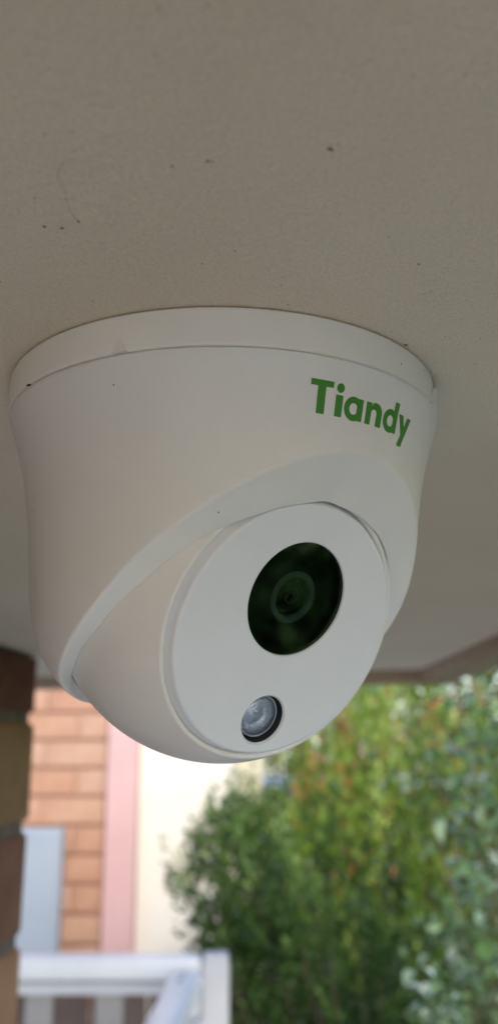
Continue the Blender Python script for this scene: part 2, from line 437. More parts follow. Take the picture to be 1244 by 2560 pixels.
for k in range(-1, int(HT / course)):
    zb = zq0 + k * course + MJ / 2; zc = zb + BH / 2
    if zb < 0.01: continue
    x = xb - .004
    first = True
    while x > -2.5:
        half = first and k % 2 == 0
        L = BD if half else BL
        if x > -1.5 and EYE - 1.0 < zc < EYE + .32:
            me = random.choice(far_me)
            o = link('brick', me, None, house, rel((x - L / 2, YW + BD / 2 + random.uniform(-.002, .002), zc))); o.scale = (L / BL, 1, 1)
        else:
            box_bm(farlow, rel((x - L / 2, YW + BD / 2, zc)), (L, BD, BH))
        x -= L + .0025; first = False
fo = link('outer_brickwork', bm_mesh(farlow, 'outer_brickwork'), M['far_brick0'], house); tag(fo, kind='stuff')
cap = box('coping', rel(((-2.6 + xe) / 2, YW + .12, HT + .05)), (xe + 2.6 + .06, .34, .06), M['cream2'], house, .005)

# pale box on the brick wall
pa = at(68, 2078, YW - .06); pb = at(158, 2078, YW - .06)
bx0, bx1, bzt = pa.x - .04, pb.x, pa.z
mb = empty('meter_box', ((bx0 + bx1) / 2, YW - .03, bzt - .3))
tag(mb, 'pale blue-grey metal box mounted on the sunlit brick wall', 'meter box')
box('cabinet', (0, 0, 0), (bx1 - bx0, .062, .62), M['metalbox'], mb, .004)
box('door', (-.002, -.036, -.002), (bx1 - bx0 - .022, .008, .596), M['metalbox'], mb, .003)
box('latch', ((bx1 - bx0) / 2 - .03, -.046, -.23), (.016, .014, .05), M['steel'], mb, .002)

# ------------------------------------------------------------------ white railing
RY = 2.20
rt = at(300, 2385, RY).z; rl = at(-60, 2385, RY).x; rr = at(520, 2385, RY).x
px0 = at(503, 2480, RY).x; px1 = at(571, 2480, RY).x; pw = px1 - px0
rail = empty('railing', (px0, RY, 0)); tag(rail, 'white metal railing with a flat top rail, square post and sloping handrail', 'railing')
RO = Vector((px0, RY, 0))
box('top_rail', Vector(((rl - .6 + px0) / 2, RY, rt - .026)) - RO, (px0 - rl + .6 + .001, .06, .050), M['skylit_white'], rail, .016)
box('under_rail', Vector(((rl - .6 + px0) / 2, RY + .002, rt - .066)) - RO, (px0 - rl + .6, .046, .024), M['white'], rail, .004)
box('bottom_rail', Vector(((rl - .6 + px0) / 2, RY, rt - .93)) - RO, (px0 - rl + .6, .035, .04), M['white'], rail, .004)
box('post', Vector(((px0 + px1) / 2 + .0015, RY, (rt - .010) / 2)) - RO, (pw, pw, rt - .010), M['white'], rail, .006)
box('post_cap', Vector(((px0 + px1) / 2 + .0015, RY, rt - .004)) - RO, (pw - .006, pw - .006, .012), M['white'], rail, .005)
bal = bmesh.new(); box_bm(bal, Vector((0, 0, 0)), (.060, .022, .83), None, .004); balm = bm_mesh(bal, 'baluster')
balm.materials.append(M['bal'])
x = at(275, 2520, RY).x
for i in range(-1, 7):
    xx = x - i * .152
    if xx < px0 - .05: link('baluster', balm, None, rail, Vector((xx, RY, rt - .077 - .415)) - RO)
# sloping handrail coming towards the viewer
h0 = at(468, 2448, RY - .075); h1 = at(368, 2660, 1.66)
d = (h1 - h0); L = d.length; q = d.to_track_quat('Y', 'Z')
ho = box('handrail', (h0 + h1) / 2 - RO, (.068, L + .5, .040), M['skylit_white'], rail, .018)
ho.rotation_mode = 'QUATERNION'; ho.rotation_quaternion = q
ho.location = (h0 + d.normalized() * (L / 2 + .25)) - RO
up = q @ Vector((0, 0, 1)); side = q @ Vector((1, 0, 0))
sb = bmesh.new(); bmesh.ops.create_cone(sb, segments=12, radius1=.0055, radius2=.0045, depth=.003, cap_ends=True); sm = bm_mesh(sb, 'screw'); sm.materials.append(M['steel'])
for t in (.035, .085):
    o = link('screw', sm, None, rail, h0 + d.normalized() * t + up * .0215 + side * .004 - RO); o.rotation_mode = 'QUATERNION'; o.rotation_quaternion = q
box('bracket', h0 + Vector((.012, .02, -.045)) - RO, (.03, .05, .06), M['white'], rail, .008)
# lower slope rail
o = box('lower_handrail', h0 + d.normalized() * (L / 2 + .25) + Vector((.018, 0, -.085)) - RO, (.030, L + .5, .022), M['white'], rail, .006)
o.rotation_mode = 'QUATERNION'; o.rotation_quaternion = q
# timber screen behind the balusters
scn = empty('timber_screen', (-.6, 2.55, 0)); tag(scn, 'low brown timber board screen in shade behind the white railing', 'screen')
zs_ = at(200, 2452, 2.55).z
sb = bmesh.new(); box_bm(sb, Vector((0, 0, 0)), (.14, .02, zs_ - .05), None, .002); sbm = bm_mesh(sb, 'board'); sbm.materials.append(M['screen'])
for i in range(10):
    link('board', sbm, None, scn, (-.75 + i * .146, random.uniform(-.001, .001), (zs_) / 2 + .02))
box('cap_rail', (-.09, 0, zs_ + .008), (1.5, .05, .02), M['screen'], scn, .003)

# ------------------------------------------------------------------ planting
def leaf_cloud(name, P, A, size, aspect, mat, parent, tint, fold=.25, droop=0.0):
    """P leaf bases (n,3), A leaf axes (n,3); six-vertex folded leaves"""
    n = len(P); A = A / np.linalg.norm(A, axis=1, keepdims=True)
    rnd = rng.normal(size=(n, 3)); S = np.cross(A, rnd); S /= np.linalg.norm(S, axis=1, keepdims=True)
    Nn = np.cross(S, A); L = size[:, None]; W = L * aspect
    v0 = P; v1 = P + A * L * .30 + S * W * .46 + Nn * W * fold; v2 = P + A * L * .68 + S * W * .40 + Nn * W * fold
    v3 = P + A * L; v4 = P + A * L * .68 - S * W * .40 + Nn * W * fold; v5 = P + A * L * .30 - S * W * .46 + Nn * W * fold
    V = np.stack([v0, v1, v2, v3, v4, v5], 1).reshape(-1, 3)
    b = np.arange(n)[:, None] * 6
    F = np.concatenate([b + np.array([0, 1, 2, 3]), b + np.array([0, 3, 4, 5])], 1).reshape(-1, 4)
    me = bpy.data.meshes.new(name)
    me.vertices.add(len(V)); me.vertices.foreach_set('co', V.ravel())
    me.loops.add(F.size); me.loops.foreach_set('vertex_index', F.ravel().astype(np.int32))
    me.polygons.add(len(F)); me.polygons.foreach_set('loop_start', np.arange(0, F.size, 4, dtype=np.int32))
    me.update(calc_edges=True)
    at_ = me.attributes.new('tint', 'FLOAT', 'FACE'); at_.data.foreach_set('value', np.repeat(tint, 2).astype(np.float32))
    o = link(name, me, mat, parent); o['kind'] = 'stuff'
    return o

def twigs(name, segs, parent, r0=.006, sides=4):
    V = []; F = []
    for pts in segs:
        base = len(V); n = len(pts)
        for i, p in enumerate(pts):
            t = pts[min(i + 1, n - 1)] - pts[max(i - 1, 0)]; t = t / (np.linalg.norm(t) + 1e-9)
            u = np.cross(t, (0.3, 1, 0.1)); u /= np.linalg.norm(u); w = np.cross(t, u); r = r0 * (1 - .85 * i / (n - 1))
            for k in range(sides): V.append(p + (u * math.cos(2 * PI * k / sides) + w * math.sin(2 * PI * k / sides)) * r)
        for i in range(n - 1):
            for k in range(sides):
                F.append((base + i * sides + k, base + i * sides + (k + 1) % sides, base + (i + 1) * sides + (k + 1) % sides, base + (i + 1) * sides + k))
    me = bpy.data.meshes.new(name); me.from_pydata([tuple(v) for v in V], [], F)
    return link(name, me, M['bark'], parent)

def shrub(name, base, tips, label, cat, mat, per_tip, leaf, aspect, spread, up=0.6, run=0.35, tint_fn=None, group=None, stem_r=.008, nstem=60, out=0.35, jit=1.0):
    """tips: (n,3) twig ends; leaves follow the last `run` metres of the twig leading to each tip"""
    e = empty(name, tuple(base)); tag(e, label, cat, group)
    base = np.array(base, float); n = len(tips)
    root = base + np.c_[rng.normal(0, .05, n), rng.normal(0, .05, n), np.zeros(n)]
    dirv = tips - root; dirv[:, :2] *= out; dirv /= np.linalg.norm(dirv, axis=1, keepdims=True)
    dirv = dirv + rng.normal(0, .22, (n, 3)) * jit; dirv /= np.linalg.norm(dirv, axis=1, keepdims=True)
    t = rng.random((n, per_tip)) ** .8
    P = tips[:, None, :] - dirv[:, None, :] * (t * run)[..., None] + rng.normal(0, 1, (n, per_tip, 3)) * spread
    A = dirv[:, None, :] * up + rng.normal(0, 1, (n, per_tip, 3)) * .5
    P = P.reshape(-1, 3); A = A.reshape(-1, 3)
    clump = np.repeat(rng.normal(0, .21, n), per_tip)
    tint = np.clip((tint_fn(P) if tint_fn else .5) + clump + rng.normal(0, .17, len(P)), 0, 1)
    size = leaf * rng.uniform(.6, 1.25, len(P))
    leaf_cloud('foliage', P - base, A, size, aspect, mat, e, tint)
    segs = []
    for i in rng.permutation(n)[:nstem]:
        a = root[i]; b = tips[i]; mid = a * .45 + b * .55 + np.array([0, 0, .08]) ; m2 = b - dirv[i] * run
        segs.append([a - base, (a * .8 + mid * .2 + rng.normal(0, .02, 3)) - base, mid - base + rng.normal(0, .03, 3) * 0, m2 - base, b - base])
    twigs('branches', segs, e, stem_r)
    return e

# 1. tall yellow-green feathery shrub filling the middle of the view
def tipsbox(n, f): 
    return np.array([f() for _ in range(n)])
def zrel(py, Y): return at(622, py, Y).z
u = rng.uniform
def fA():
    Y = u(2.9, 3.9); X = u(.10, 2.6) + .1 * (Y - 3)
    top = EYE + .30 + .18 * math.sin(X * 5) + .07 * math.sin(X * 17) - max(0, .45 - X) * 1.0
    return (X, Y, top - 1.75 * u(0, 1) ** 1.25)
tA = tipsbox(1500, fA)
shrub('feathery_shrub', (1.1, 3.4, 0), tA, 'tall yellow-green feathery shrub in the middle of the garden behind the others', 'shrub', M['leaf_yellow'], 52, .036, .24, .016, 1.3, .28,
      lambda P: .28 + .42 * np.clip((P[:, 2] - (EYE - .75)) / .8, 0, 1), nstem=220)  # lower leaves tinted darker, inner shade carried by the colour
# 2. small-leaved dark green shrub whose sprigs reach over the cream wall
def fB():
    Y = u(2.35, 2.95)
    lx = at(598, 2000, Y).x
    X = lx + 1.5 * u(0, 1) ** 1.5
    top = zrel(1940, Y) - .10 * abs(math.sin(X * 9)) - min(.60, max(0, X - .02) * 1.0)
    z = top + max(-.1, rng.normal(0, .10)) * min(1, max(0, X + .1) * 4) - 1.1 * u(0, 1) ** .9
    return (X, Y, z)
tB = tipsbox(1500, fB)
spr = []
for (a, b, n, sx) in [(440, 2080, 5, 14), (500, 2050, 9, 22), (520, 2130, 14, 25), (410, 2165, 4, 12), (560, 2170, 16, 25), (460, 2285, 5, 14), (520, 2270, 14, 25), (560, 2330, 12, 20), (530, 2390, 6, 15), (560, 1990, 10, 18), (600, 1960, 12, 22), (590, 2080, 16, 25), (540, 2045, 8, 16), (500, 2110, 6, 12), (540, 2300, 8, 16), (500, 2280, 5, 12), (520, 1985, 4, 12), (580, 2230, 16, 20), (590, 2290, 14, 20), (600, 2430, 16, 22), (590, 2510, 16, 22)]:
    for _ in range(max(2, n // 2)):
        p = at(a + rng.normal(0, sx), b + rng.normal(0, sx * 1.1), u(2.35, 2.6)); spr.append(tuple(p))
tB = np.vstack([tB, np.array(spr)])
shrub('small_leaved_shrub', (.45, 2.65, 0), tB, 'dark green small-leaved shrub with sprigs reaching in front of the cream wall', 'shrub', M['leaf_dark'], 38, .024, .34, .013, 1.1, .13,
      lambda P: .16 + .54 * np.clip((P[:, 2] - (EYE - .68)) / .55, 0, 1), nstem=220, stem_r=.005, out=1.0)  # leaf tint falls off downward: depth shade put into the colour
# 3. pale, rounder leaves on the right
def pale(name, base, cl, label, n_leaf_obj, sm, tb):
    e = empty(name, base); tag(e, label, 'shrub')
    B = np.array(base); segs = []; allP = []; allA = []
    for (a, b, Y, n, sp) in cl:
        c = np.array(at(a, b, Y)); 
        for _ in range(n):
            P = c + rng.normal(0, sp, 3); allP.append(P); A = rng.normal(0, 1, 3) * .8 + np.array([-.1, -.35, .7]); allA.append(A)
        segs.append([B - B, (B * .6 + c * .4 + rng.normal(0, .04, 3)) - B, (B * .3 + c * .7 + rng.normal(0, .04, 3)) - B, c - B])
    allP = np.array(allP); allA = np.array(allA); order = rng.permutation(len(allP))
    meshes = []
    for v in range(5):
        bm = bmesh.new(); prof = [(0, 0), (.18, .26), (.42, .36), (.7, .27), (1, 0)]; rows = []
        for (t, w) in prof:
            bend = -.22 * t * t * (1 + v * .15); rows.append([bm.verts.new((x, t, bend + abs(x) * (.35 + .1 * v))) for x in ((0,) if w == 0 else (-w, 0, w))])
        for r0, r1 in zip(rows, rows[1:]):
            if len(r0) == 1: bm.faces.new((r0[0], r1[1], r1[0])); bm.faces.new((r0[0], r1[2], r1[1]))
            elif len(r1) == 1: bm.faces.new((r0[0], r0[1], r1[0])); bm.faces.new((r0[1], r0[2], r1[0]))
            else: bm.faces.new((r0[0], r0[1], r1[1], r1[0])); bm.faces.new((r0[1], r0[2], r1[2], r1[1]))
        me = bm_mesh(bm, 'pale_leaf', True); me.materials.append(M['leaf_pale'])
        a_ = me.attributes.new('tint', 'FLOAT', 'FACE'); a_.data.foreach_set('value', np.full(len(me.polygons), [.35, .55, .7, .85, 1.0][v], np.float32)); meshes.append(me)
    for i in order[:n_leaf_obj]:
        o = link('leaf', meshes[rng.integers(5)], None, e, tuple(allP[i] - B)); o.rotation_mode = 'QUATERNION'
        o.rotation_quaternion = Vector(allA[i]).to_track_quat('Y', 'Z') @ Vector((0, 1, 0)).rotation_difference(Vector((0, 1, 0)))
        o.rotation_quaternion = Vector(allA[i]).to_track_quat('Y', 'Z'); s = sm * rng.uniform(.65, 1.25); o.scale = (s, s, s)
    rest = order[n_leaf_obj:]
    if len(rest):
        # many smaller leaves between the large ones
        k = 2; P = np.repeat(allP[rest], k, 0) + rng.normal(0, .035, (len(rest) * k, 3)); A = np.repeat(allA[rest], k, 0) + rng.normal(0, .6, (len(rest) * k, 3))
        leaf_cloud('small_leaves', P - B, A, sm * .75 * rng.uniform(.6, 1.2, len(P)), .55, M['leaf_pale'], e, np.clip(rng.normal(tb, .22, len(P)), 0, 1))
    twigs('branches', segs, e, .006)
clD = []
for (a, b, n) in [(1150, 1770, 7), (1200, 1720, 5), (1240, 1800, 10), (1190, 1830, 9), (1030, 1765, 3), (1150, 1850, 5), (1230, 1890, 12), (1070, 1950, 5), (1140, 1925, 7), (1180, 1960, 6), (1050, 1990, 3), (1230, 2000, 12), (1170, 2040, 8),
                  (1110, 2060, 5), (1210, 2110, 14), (1140, 2120, 6), (1240, 2200, 16), (1180, 2200, 10), (1120, 2210, 5), (1220, 2290, 16), (1160, 2290, 12), (1090, 2320, 6), (1130, 2350, 10), (1200, 2370, 18), (1150, 2430, 10), (1230, 2450, 18),
                  (1180, 2510, 14), (1110, 2540, 8), (1290, 1900, 16), (1300, 2050, 16), (1300, 2200, 20), (1290, 2350, 20), (1290, 2500, 20), (1040, 2330, 3), (1390, 2100, 24), (1400, 2300, 24)]:
    clD.append((a + rng.normal(0, 6), b + rng.normal(0, 6), u(1.75, 2.3), int(n * 1.3) + 1, .032))
pale('pale_leaved_shrub', (.95, 2.1, 0), clD, 'silvery green shrub with rounded leaves at the right edge of the garden', 230, .040, .30)
clE = [(1085, 2480, 1.55, 14, .014), (1070, 2510, 1.56, 12, .012), (1120, 2530, 1.55, 14, .014), (1100, 2560, 1.57, 14, .018), (1060, 2580, 1.57, 14, .02), (1140, 2600, 1.6, 20, .03)]
pale('young_shoot_plant', (.42, 1.6, 0), clE, 'pale mint green shoot with small crowded leaves at the bottom right', 88, .020, .8)
# 4. hedge closing the garden
def fE():
    Y = u(4.3, 5.2); X = u(-.1, 4.2); top = EYE + .95 + .15 * math.sin(X * 3.1) + .08 * math.sin(X * 11)
    return (X, Y, top - 2.6 * u(0, 1) ** 1.1)
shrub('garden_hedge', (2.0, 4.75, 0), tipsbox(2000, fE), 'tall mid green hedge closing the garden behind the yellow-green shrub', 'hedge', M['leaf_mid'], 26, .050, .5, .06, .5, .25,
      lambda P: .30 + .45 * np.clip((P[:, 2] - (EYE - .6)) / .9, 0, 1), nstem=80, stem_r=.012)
# 5. hedge on the open side, mirrored in the lens window
def fF():
    Y = u(-1.5, 1.9); X = u(2.2, 3.0); top = 1.55 + .18 * math.sin(Y * 4) + .1 * math.sin(Y * 13)
    return (X, Y, top - 1.7 * u(0, 1) ** 1.2)
shrub('side_hedge', (2.35, 0, 0), tipsbox(1300, fF), 'dark green hedge beside the porch, mirrored in the black lens window', 'hedge', M['leaf_side'], 14, .095, .6, .07, .5, .22,
      lambda P: .40 + .35 * np.sin(P[:, 1] * 13) * np.sin(P[:, 2] * 14), nstem=50, stem_r=.012)

# ------------------------------------------------------------------ the camera on the ceiling
SX, SY, SZ = -0.00693, 0.23129, EYE + 0.03809           # centre of the ball
AX = Vector((SX, SY, CEIL))                              # foot of the axis on the ceiling
n = Vector((0.55106, -0.71258, -0.43424)).normalized()   # where the ball looks
upv = Vector((0, 0, 1)); upv = (upv - n * n.z).normalized()
RB, DF = 0.04204, 0.02889
tc_ = empty('security_camera', AX)
tag(tc_, 'white turret security camera with green lettering and a black lens window on the ceiling', 'security camera')

# mounting ring: cylinder with eased edges
ring = lathe([(.0538, -.0002), (.0548, -.0004), (.05498, -.0008), (.0550, -.0012), (.0550, -.0050), (.05499, -.0084), (.0549, -.0089), (.0546, -.0092), (.0536, -.0092)], 256, True, 'mounting_ring')
ro = link('mounting_ring', ring, M['ring'], tc_)
def wrap_poly(bm, polys, r_fn, raise_, az0=0):
    """extrude polygons given in (azimuth deg, depth m) off a surface of radius r_fn(depth)"""
    pass
# moulded arrow on the ring
def on_ring(az, dep, r): a = R_(az); return Vector((r * math.cos(a), r * math.sin(a), -dep))
bm = bmesh.new()
tri = [(-111.75, .0062), (-113.2, .0091), (-109.6, .0091)]
A = [bm.verts.new(on_ring(a, d_, .0549)) for a, d_ in tri]; Bv = [bm.verts.new(on_ring(a, d_, .0558 - (.0006 if d_ < .007 else 0))) for a, d_ in tri]
bm.faces.new(Bv); 
for i in range(3): bm.faces.new((A[i], A[(i + 1) % 3], Bv[(i + 1) % 3], Bv[i]))
bmesh.ops.recalc_face_normals(bm, faces=bm.faces)
link('arrow_mark', bm_mesh(bm, 'arrow_mark'), M['ring'], ro)
bm = bmesh.new(); a = R_(-141.5)
box_bm(bm, Vector((.0553 * math.cos(a), .0553 * math.sin(a), -.0096)), (.0010, .0004, .0003), Matrix.Rotation(a + PI / 2 + .3, 3, 'Z'))
link('catch', bm_mesh(bm, 'catch'), M['dirt'], ro)

# bell-shaped housing, cut off obliquely round the ball
pd = np.array([9.3, 10.2, 11, 12, 13.5, 15, 17, 19, 21.5, 24, 27, 30, 34, 38, 42, 46, 50, 54, 57, 60, 62.5, 65, 67.5, 70, 72, 74, 75.5, 77, 78.2, 79.2, 79.8, 80.0]) / 1000
pr = np.array([55.1, 55.0, 54.8, 54.45, 53.9, 53.4, 52.8, 52.35, 51.65, 51.05, 50.45, 49.95, 49.35, 48.9, 48.6, 48.35, 48.05, 47.75, 47.4, 46.9, 46.35, 45.55, 44.55, 43.3, 42.1, 40.6, 39.3, 37.7, 36.0, 34.0, 32.5, 31.6]) / 1000
# smooth resample
dd = np.linspace(0, 1, 400); s = np.r_[0, np.cumsum(np.hypot(np.diff(pd), np.diff(pr)))]; s /= s[-1]
D_ = np.interp(dd, s, pd); Rr = np.interp(dd, s, pr)
ker = np.hanning(27); ker /= ker.sum()
def sm_(x): 
    xp = np.r_[2 * x[0] - x[13:0:-1], x, 2 * x[-1] - x[-2:-15:-1]]; return np.convolve(xp, ker, 'valid')
D_ = sm_(D_); Rr = sm_(Rr)
mN = np.array([-0.40956, 0.42968, 0.80476]); c0 = np.array([0.00312 - SX, 0.19230 - SY, 0.04953 - 0.08967])
sphD = 0.08967 - 0.03809
OT = [(-180, 79.3), (-172, 78.4), (-165, 76.6), (-154.9, 73.9), (-145, 71.3), (-138.7, 68.7), (-129.5, 64.5), (-121.7, 59.9), (-116.4, 56.3), (-111.7, 52.7), (-104, 48.2), (-96.2, 43.6), (-88.4, 39.7), (-81.7, 36.3), (-74.9, 33.3), (-66.7, 30.6), (-57.6, 28.5), (-48.2, 27.8), (-40.3, 28.8), (-31.8, 31.2), (-23.7, 34.6),
      (-14, 38.0), (-5, 42.0), (.7, 46.3), (6.8, 51.0), (13.3, 55.1), (19.1, 58.6), (23.9, 61.5), (40, 69.5), (55, 75.5), (68, 79.0), (80, 79.6), (180, 79.3)]
IT = [(-180, 77.5), (-172, 74), (-152.6, 71.8), (-131.7, 65.5), (-115.4, 58), (-100.3, 50), (-91.7, 45.9), (-70, 39.5), (-52, 36.2), (-35, 38.0), (-20, 41.0), (-5, 45.5), (10, 51.5), (25, 60), (45, 71.5), (60, 77), (75, 79.8), (165, 79.9), (180, 77.5)]
def table(T):
    a = np.arange(-180, 180, 1.0); v = np.interp(a, [t[0] for t in T], [t[1] for t in T]); k = np.hanning(11); k /= k.sum()
    v = np.convolve(np.r_[v[-5:], v, v[:5]], k, 'valid'); return lambda x: float(np.interp(x, np.r_[a, 180], np.r_[v, v[0]])) / 1000
fO, fI = table(OT), table(IT)
cols = []; HS = 320
for j in range(HS):
    az = 2 * PI * j / HS - PI; ca, sa = math.cos(az), math.sin(az)
    azd = math.degrees(az)
    od = fO(azd) - .0003; idp = max(fI(azd), .03)
    # raised rim on the far right with a slot to the ring
    t = min(1, max(0, (azd + 24) / 5)) * min(1, max(0, (75 - azd) / 5)); t = t * t * (3 - 2 * t)
    topd = .0093 - t * .0058
    i1 = min(int(np.searchsorted(D_, od)), len(D_) - 1); corner = (float(np.interp(od, D_, Rr)), min(od, D_[-1]))
    A_ = np.c_[Rr[:i1 + 1], D_[:i1 + 1]]; A_[-1] = corner
    A_ = np.vstack([[Rr[0] + .0001 + t * .0006, topd + .0003], A_[1:]])
    # resample A to 70 points by arc length
    def resamp(P, m, p=1.0):
        s = np.r_[0, np.cumsum(np.hypot(*np.diff(P, axis=0).T))]; tt = np.linspace(0, 1, m) ** p * s[-1]
        return np.c_[np.interp(tt, s, P[:, 0]), np.interp(tt, s, P[:, 1])]
    # inner end: on the socket sphere
    RS = RB + .00012
    r_in = math.sqrt(RS * RS - (idp - sphD) ** 2); r_in = min(r_in, corner[0] - .0006); inner = (r_in, idp)
    B_ = np.array([corner, inner])
    # fillets
    def fillet(P0, Pc, P1, r, m):
        P0, Pc, P1 = map(np.array, (P0, Pc, P1)); v0 = P0 - Pc; v1 = P1 - Pc; l0 = np.linalg.norm(v0); l1 = np.linalg.norm(v1)
        a = Pc + v0 / l0 * min(r, l0 * .9); b = Pc + v1 / l1 * min(r, l1 * .4); tt = np.linspace(0, 1, m)[:, None]
        return (1 - tt) ** 2 * a + 2 * tt * (1 - tt) * Pc + tt ** 2 * b
    A70 = resamp(A_, 90)
    s_ = np.r_[0, np.cumsum(np.hypot(*np.diff(A70, axis=0).T))]; cutS = s_[-1] - .0012
    P0 = np.array([np.interp(cutS, s_, A70[:, 0]), np.interp(cutS, s_, A70[:, 1])])
    tt = np.linspace(0, cutS, 70); A70 = np.c_[np.interp(tt, s_, A70[:, 0]), np.interp(tt, s_, A70[:, 1])]
    F1 = fillet(P0, corner, inner, .0011, 8)[1:]
    endc = np.array(inner); phi = math.atan2(endc[1] - sphD, endc[0]); backs = [np.array([RS * math.cos(phi - b_), sphD + RS * math.sin(phi - b_)]) for b_ in (.03, .07, .12, .18, .25, .33)]; back = backs[0]
    F2 = fillet(corner, inner, back, .0005, 5)
    Bm = np.linspace(F1[-1], F2[0], 8)[1:-1]
    # lip at the top going inward
    lip = np.array([[A70[0][0] - .0014 , A70[0][1] + .004], [A70[0][0] - .0011, A70[0][1] + .0001], [A70[0][0] - .0006, A70[0][1] - .0002], [A70[0][0] - .0002, A70[0][1] - .00015]])
    prof = np.vstack([lip, A70, F1, Bm, F2, backs])
    sh = np.full(len(prof), .0005); iB = 4 + 70 + 7; sh[iB:] = 0; sh[4 + 70:iB + 6] = np.linspace(.0005, 0, 13)
    cols.append(np.c_[prof[:, 0] * ca + sh, prof[:, 0] * sa, -prof[:, 1]])
V = np.array(cols); m_ = V.shape[1]; F = []; matidx = []
nA = 4 + 70 + 3
for j in range(HS):
    k = (j + 1) % HS
    for i in range(m_ - 1):
        F.append((j * m_ + i, k * m_ + i, k * m_ + i + 1, j * m_ + i + 1)); matidx.append(1 if i >= nA else 0)
me = bpy.data.meshes.new('housing'); me.from_pydata(V.reshape(-1, 3).tolist(), [], F)
for p, mi in zip(me.polygons, matidx): p.use_smooth = True; p.material_index = mi
housing = link('housing', me, [M['shell'], M['cut']], tc_)
def r_shell(dep): return float(np.interp(dep, D_, Rr))

# lettering: closed outlines in millimetres along the surface (u) and up from the base line (v)
def arc(cx, cy, rx, ry, a0, a1, n_=20): return [(cx + rx * math.cos(R_(a0 + (a1 - a0) * i / n_)), cy + ry * math.sin(R_(a0 + (a1 - a0) * i / n_))) for i in range(n_ + 1)]
def glyphs():
    G = []
    G.append([('p', [(0, 5.70), (5.55, 5.70), (5.55, 6.95), (0, 6.95)]), ('p', [(1.75, 0), (3.75, 0), (3.75, 5.70), (1.75, 5.70)])])
    G.append([('p', arc(7.35, 6.0, 1.0, .98, 0, 360, 26)[:-1]), ('p', [(6.35, 0), (6.35, 4.55), (8.25, 4.55), (8.25, 0)])])
    G.append([('ring', (11.35, 2.35, 2.62, 2.58, 1.02, 1.15)), ('p', [(12.25, 0), (12.25, 4.72), (14.0, 4.72), (14.0, 0)])])
    G.append([('p', [(14.95, 0), (14.95, 4.75), (16.65, 4.75), (16.65, 4.0)] + arc(18.0, 2.85, 2.2, 2.12, 118, 8, 14) + [(20.2, 0), (18.35, 0), (18.35, 2.6)] + arc(17.5, 2.6, .85, .85, 8, 172, 10) + [(16.65, 0)])])
    G.append([('ring', (23.35, 2.35, 2.62, 2.58, 1.02, 1.15)), ('p', [(24.35, 0), (24.35, 6.8), (26.0, 6.8), (26.0, 0)])])
    G.append([('p', [(26.4, 4.75), (28.3, 4.75), (29.35, 2.45), (30.15, 4.75), (31.95, 4.75), (29.25, -2.15), (27.35, -2.15), (28.4, .45)])])
    return G
AZ0 = -68.6; KDEG = (68.6 - 34.4) / 31.95; BASE = .02125; KV = 1 / 1000.0
def surf(u_, v_, off):
    az = R_(AZ0 + u_ * KDEG); dep = BASE - v_ * KV; r = r_shell(dep) + off
    return Vector((r * math.cos(az) + .0005, r * math.sin(az), -dep))
from mathutils.geometry import tessellate_polygon
for gl in glyphs():
    bm = bmesh.new()
    for li, (kind, dat) in enumerate(gl):
        off = .00006 + .00001 * li
        # fine strips: sample on a grid of small cells clipped to the outline through triangulation + subdivision
        if kind == 'p': loops = [[Vector((a, b, 0)) for a, b in dat]]
        else:
            cx, cy, rx, ry, ix, iy = dat
            loops = [[Vector((a, b, 0)) for a, b in arc(cx, cy, rx, ry, 0, 360, 40)[:-1]], [Vector((a, b, 0)) for a, b in arc(cx, cy, ix + .12, iy + .08, 360, 0, 40)[:-1]]]
        tb = bmesh.new(); flat = [p for l in loops for p in l]; vs = [tb.verts.new(p) for p in flat]
        for t in tessellate_polygon(loops):
            try: tb.faces.new([vs[i] for i in t])
            except ValueError: pass
        for _ in range(4):
            es = [e for e in tb.edges if e.calc_length() > .9]
            if not es: break
            bmesh.ops.subdivide_edges(tb, edges=es, cuts=1); bmesh.ops.triangulate(tb, faces=list(tb.faces))
        vm = {}
        for v_ in tb.verts: vm[v_.index if False else v_] = bm.verts.new(surf(v_.co.x, v_.co.y, off))
        for f in tb.faces:
            try: bm.faces.new([vm[v_] for v_ in f.verts])
            except ValueError: pass
        tb.free()
    bmesh.ops.recalc_face_normals(bm, faces=bm.faces)
    link('letter', bm_mesh(bm, 'letter', True), M['green'], housing)

# ball with its flattened front (local Z = viewing direction n, local Y = up)
def place(o, off_z=0.0, off_y=0.0, parent=tc_):
    loc = Vector((SX, SY, SZ)) + n * off_z + upv * off_y
    o.parent = parent
    z = n; y = upv; x = y.cross(z)
    mm = Matrix((x, y, z)).transposed().to_4x4(); mm.translation = loc
    o.matrix_world = mm
bpy.context.view_layer.update()
def placed(name, me, mat, off_z=0, off_y=0, parent=tc_):
    o = link(name, me, mat)
    o.parent = parent; o.matrix_parent_inverse = Matrix.Identity(4)
    z = n; y = upv; x = y.cross(z)
    mm = Matrix((x, y, z)).transposed().to_4x4(); mm.translation = Vector((SX, SY, SZ)) + n * off_z + upv * off_y
    PW = WM[parent.name]
    o.matrix_basis = PW.inverted() @ mm
    WM[o.name] = mm
    return o
WM = {tc_.name: Matrix.Translation(AX)}
th_end = math.asin(.0324 / RB)
prof = [(RB * math.sin(t), RB * math.cos(t)) for t in np.linspace(PI - .25, th_end, 70)]
zE = RB * math.cos(th_end)
prof += [(.03225, zE + .00022), (.0320, zE + .00036), (.0317, zE + .00040), (.0314, zE + .00034), (.0312, zE + .0001), (.0311, zE - .0006)]
ball = placed('ball', lathe(prof, 200, True, 'ball'), M['ball'])
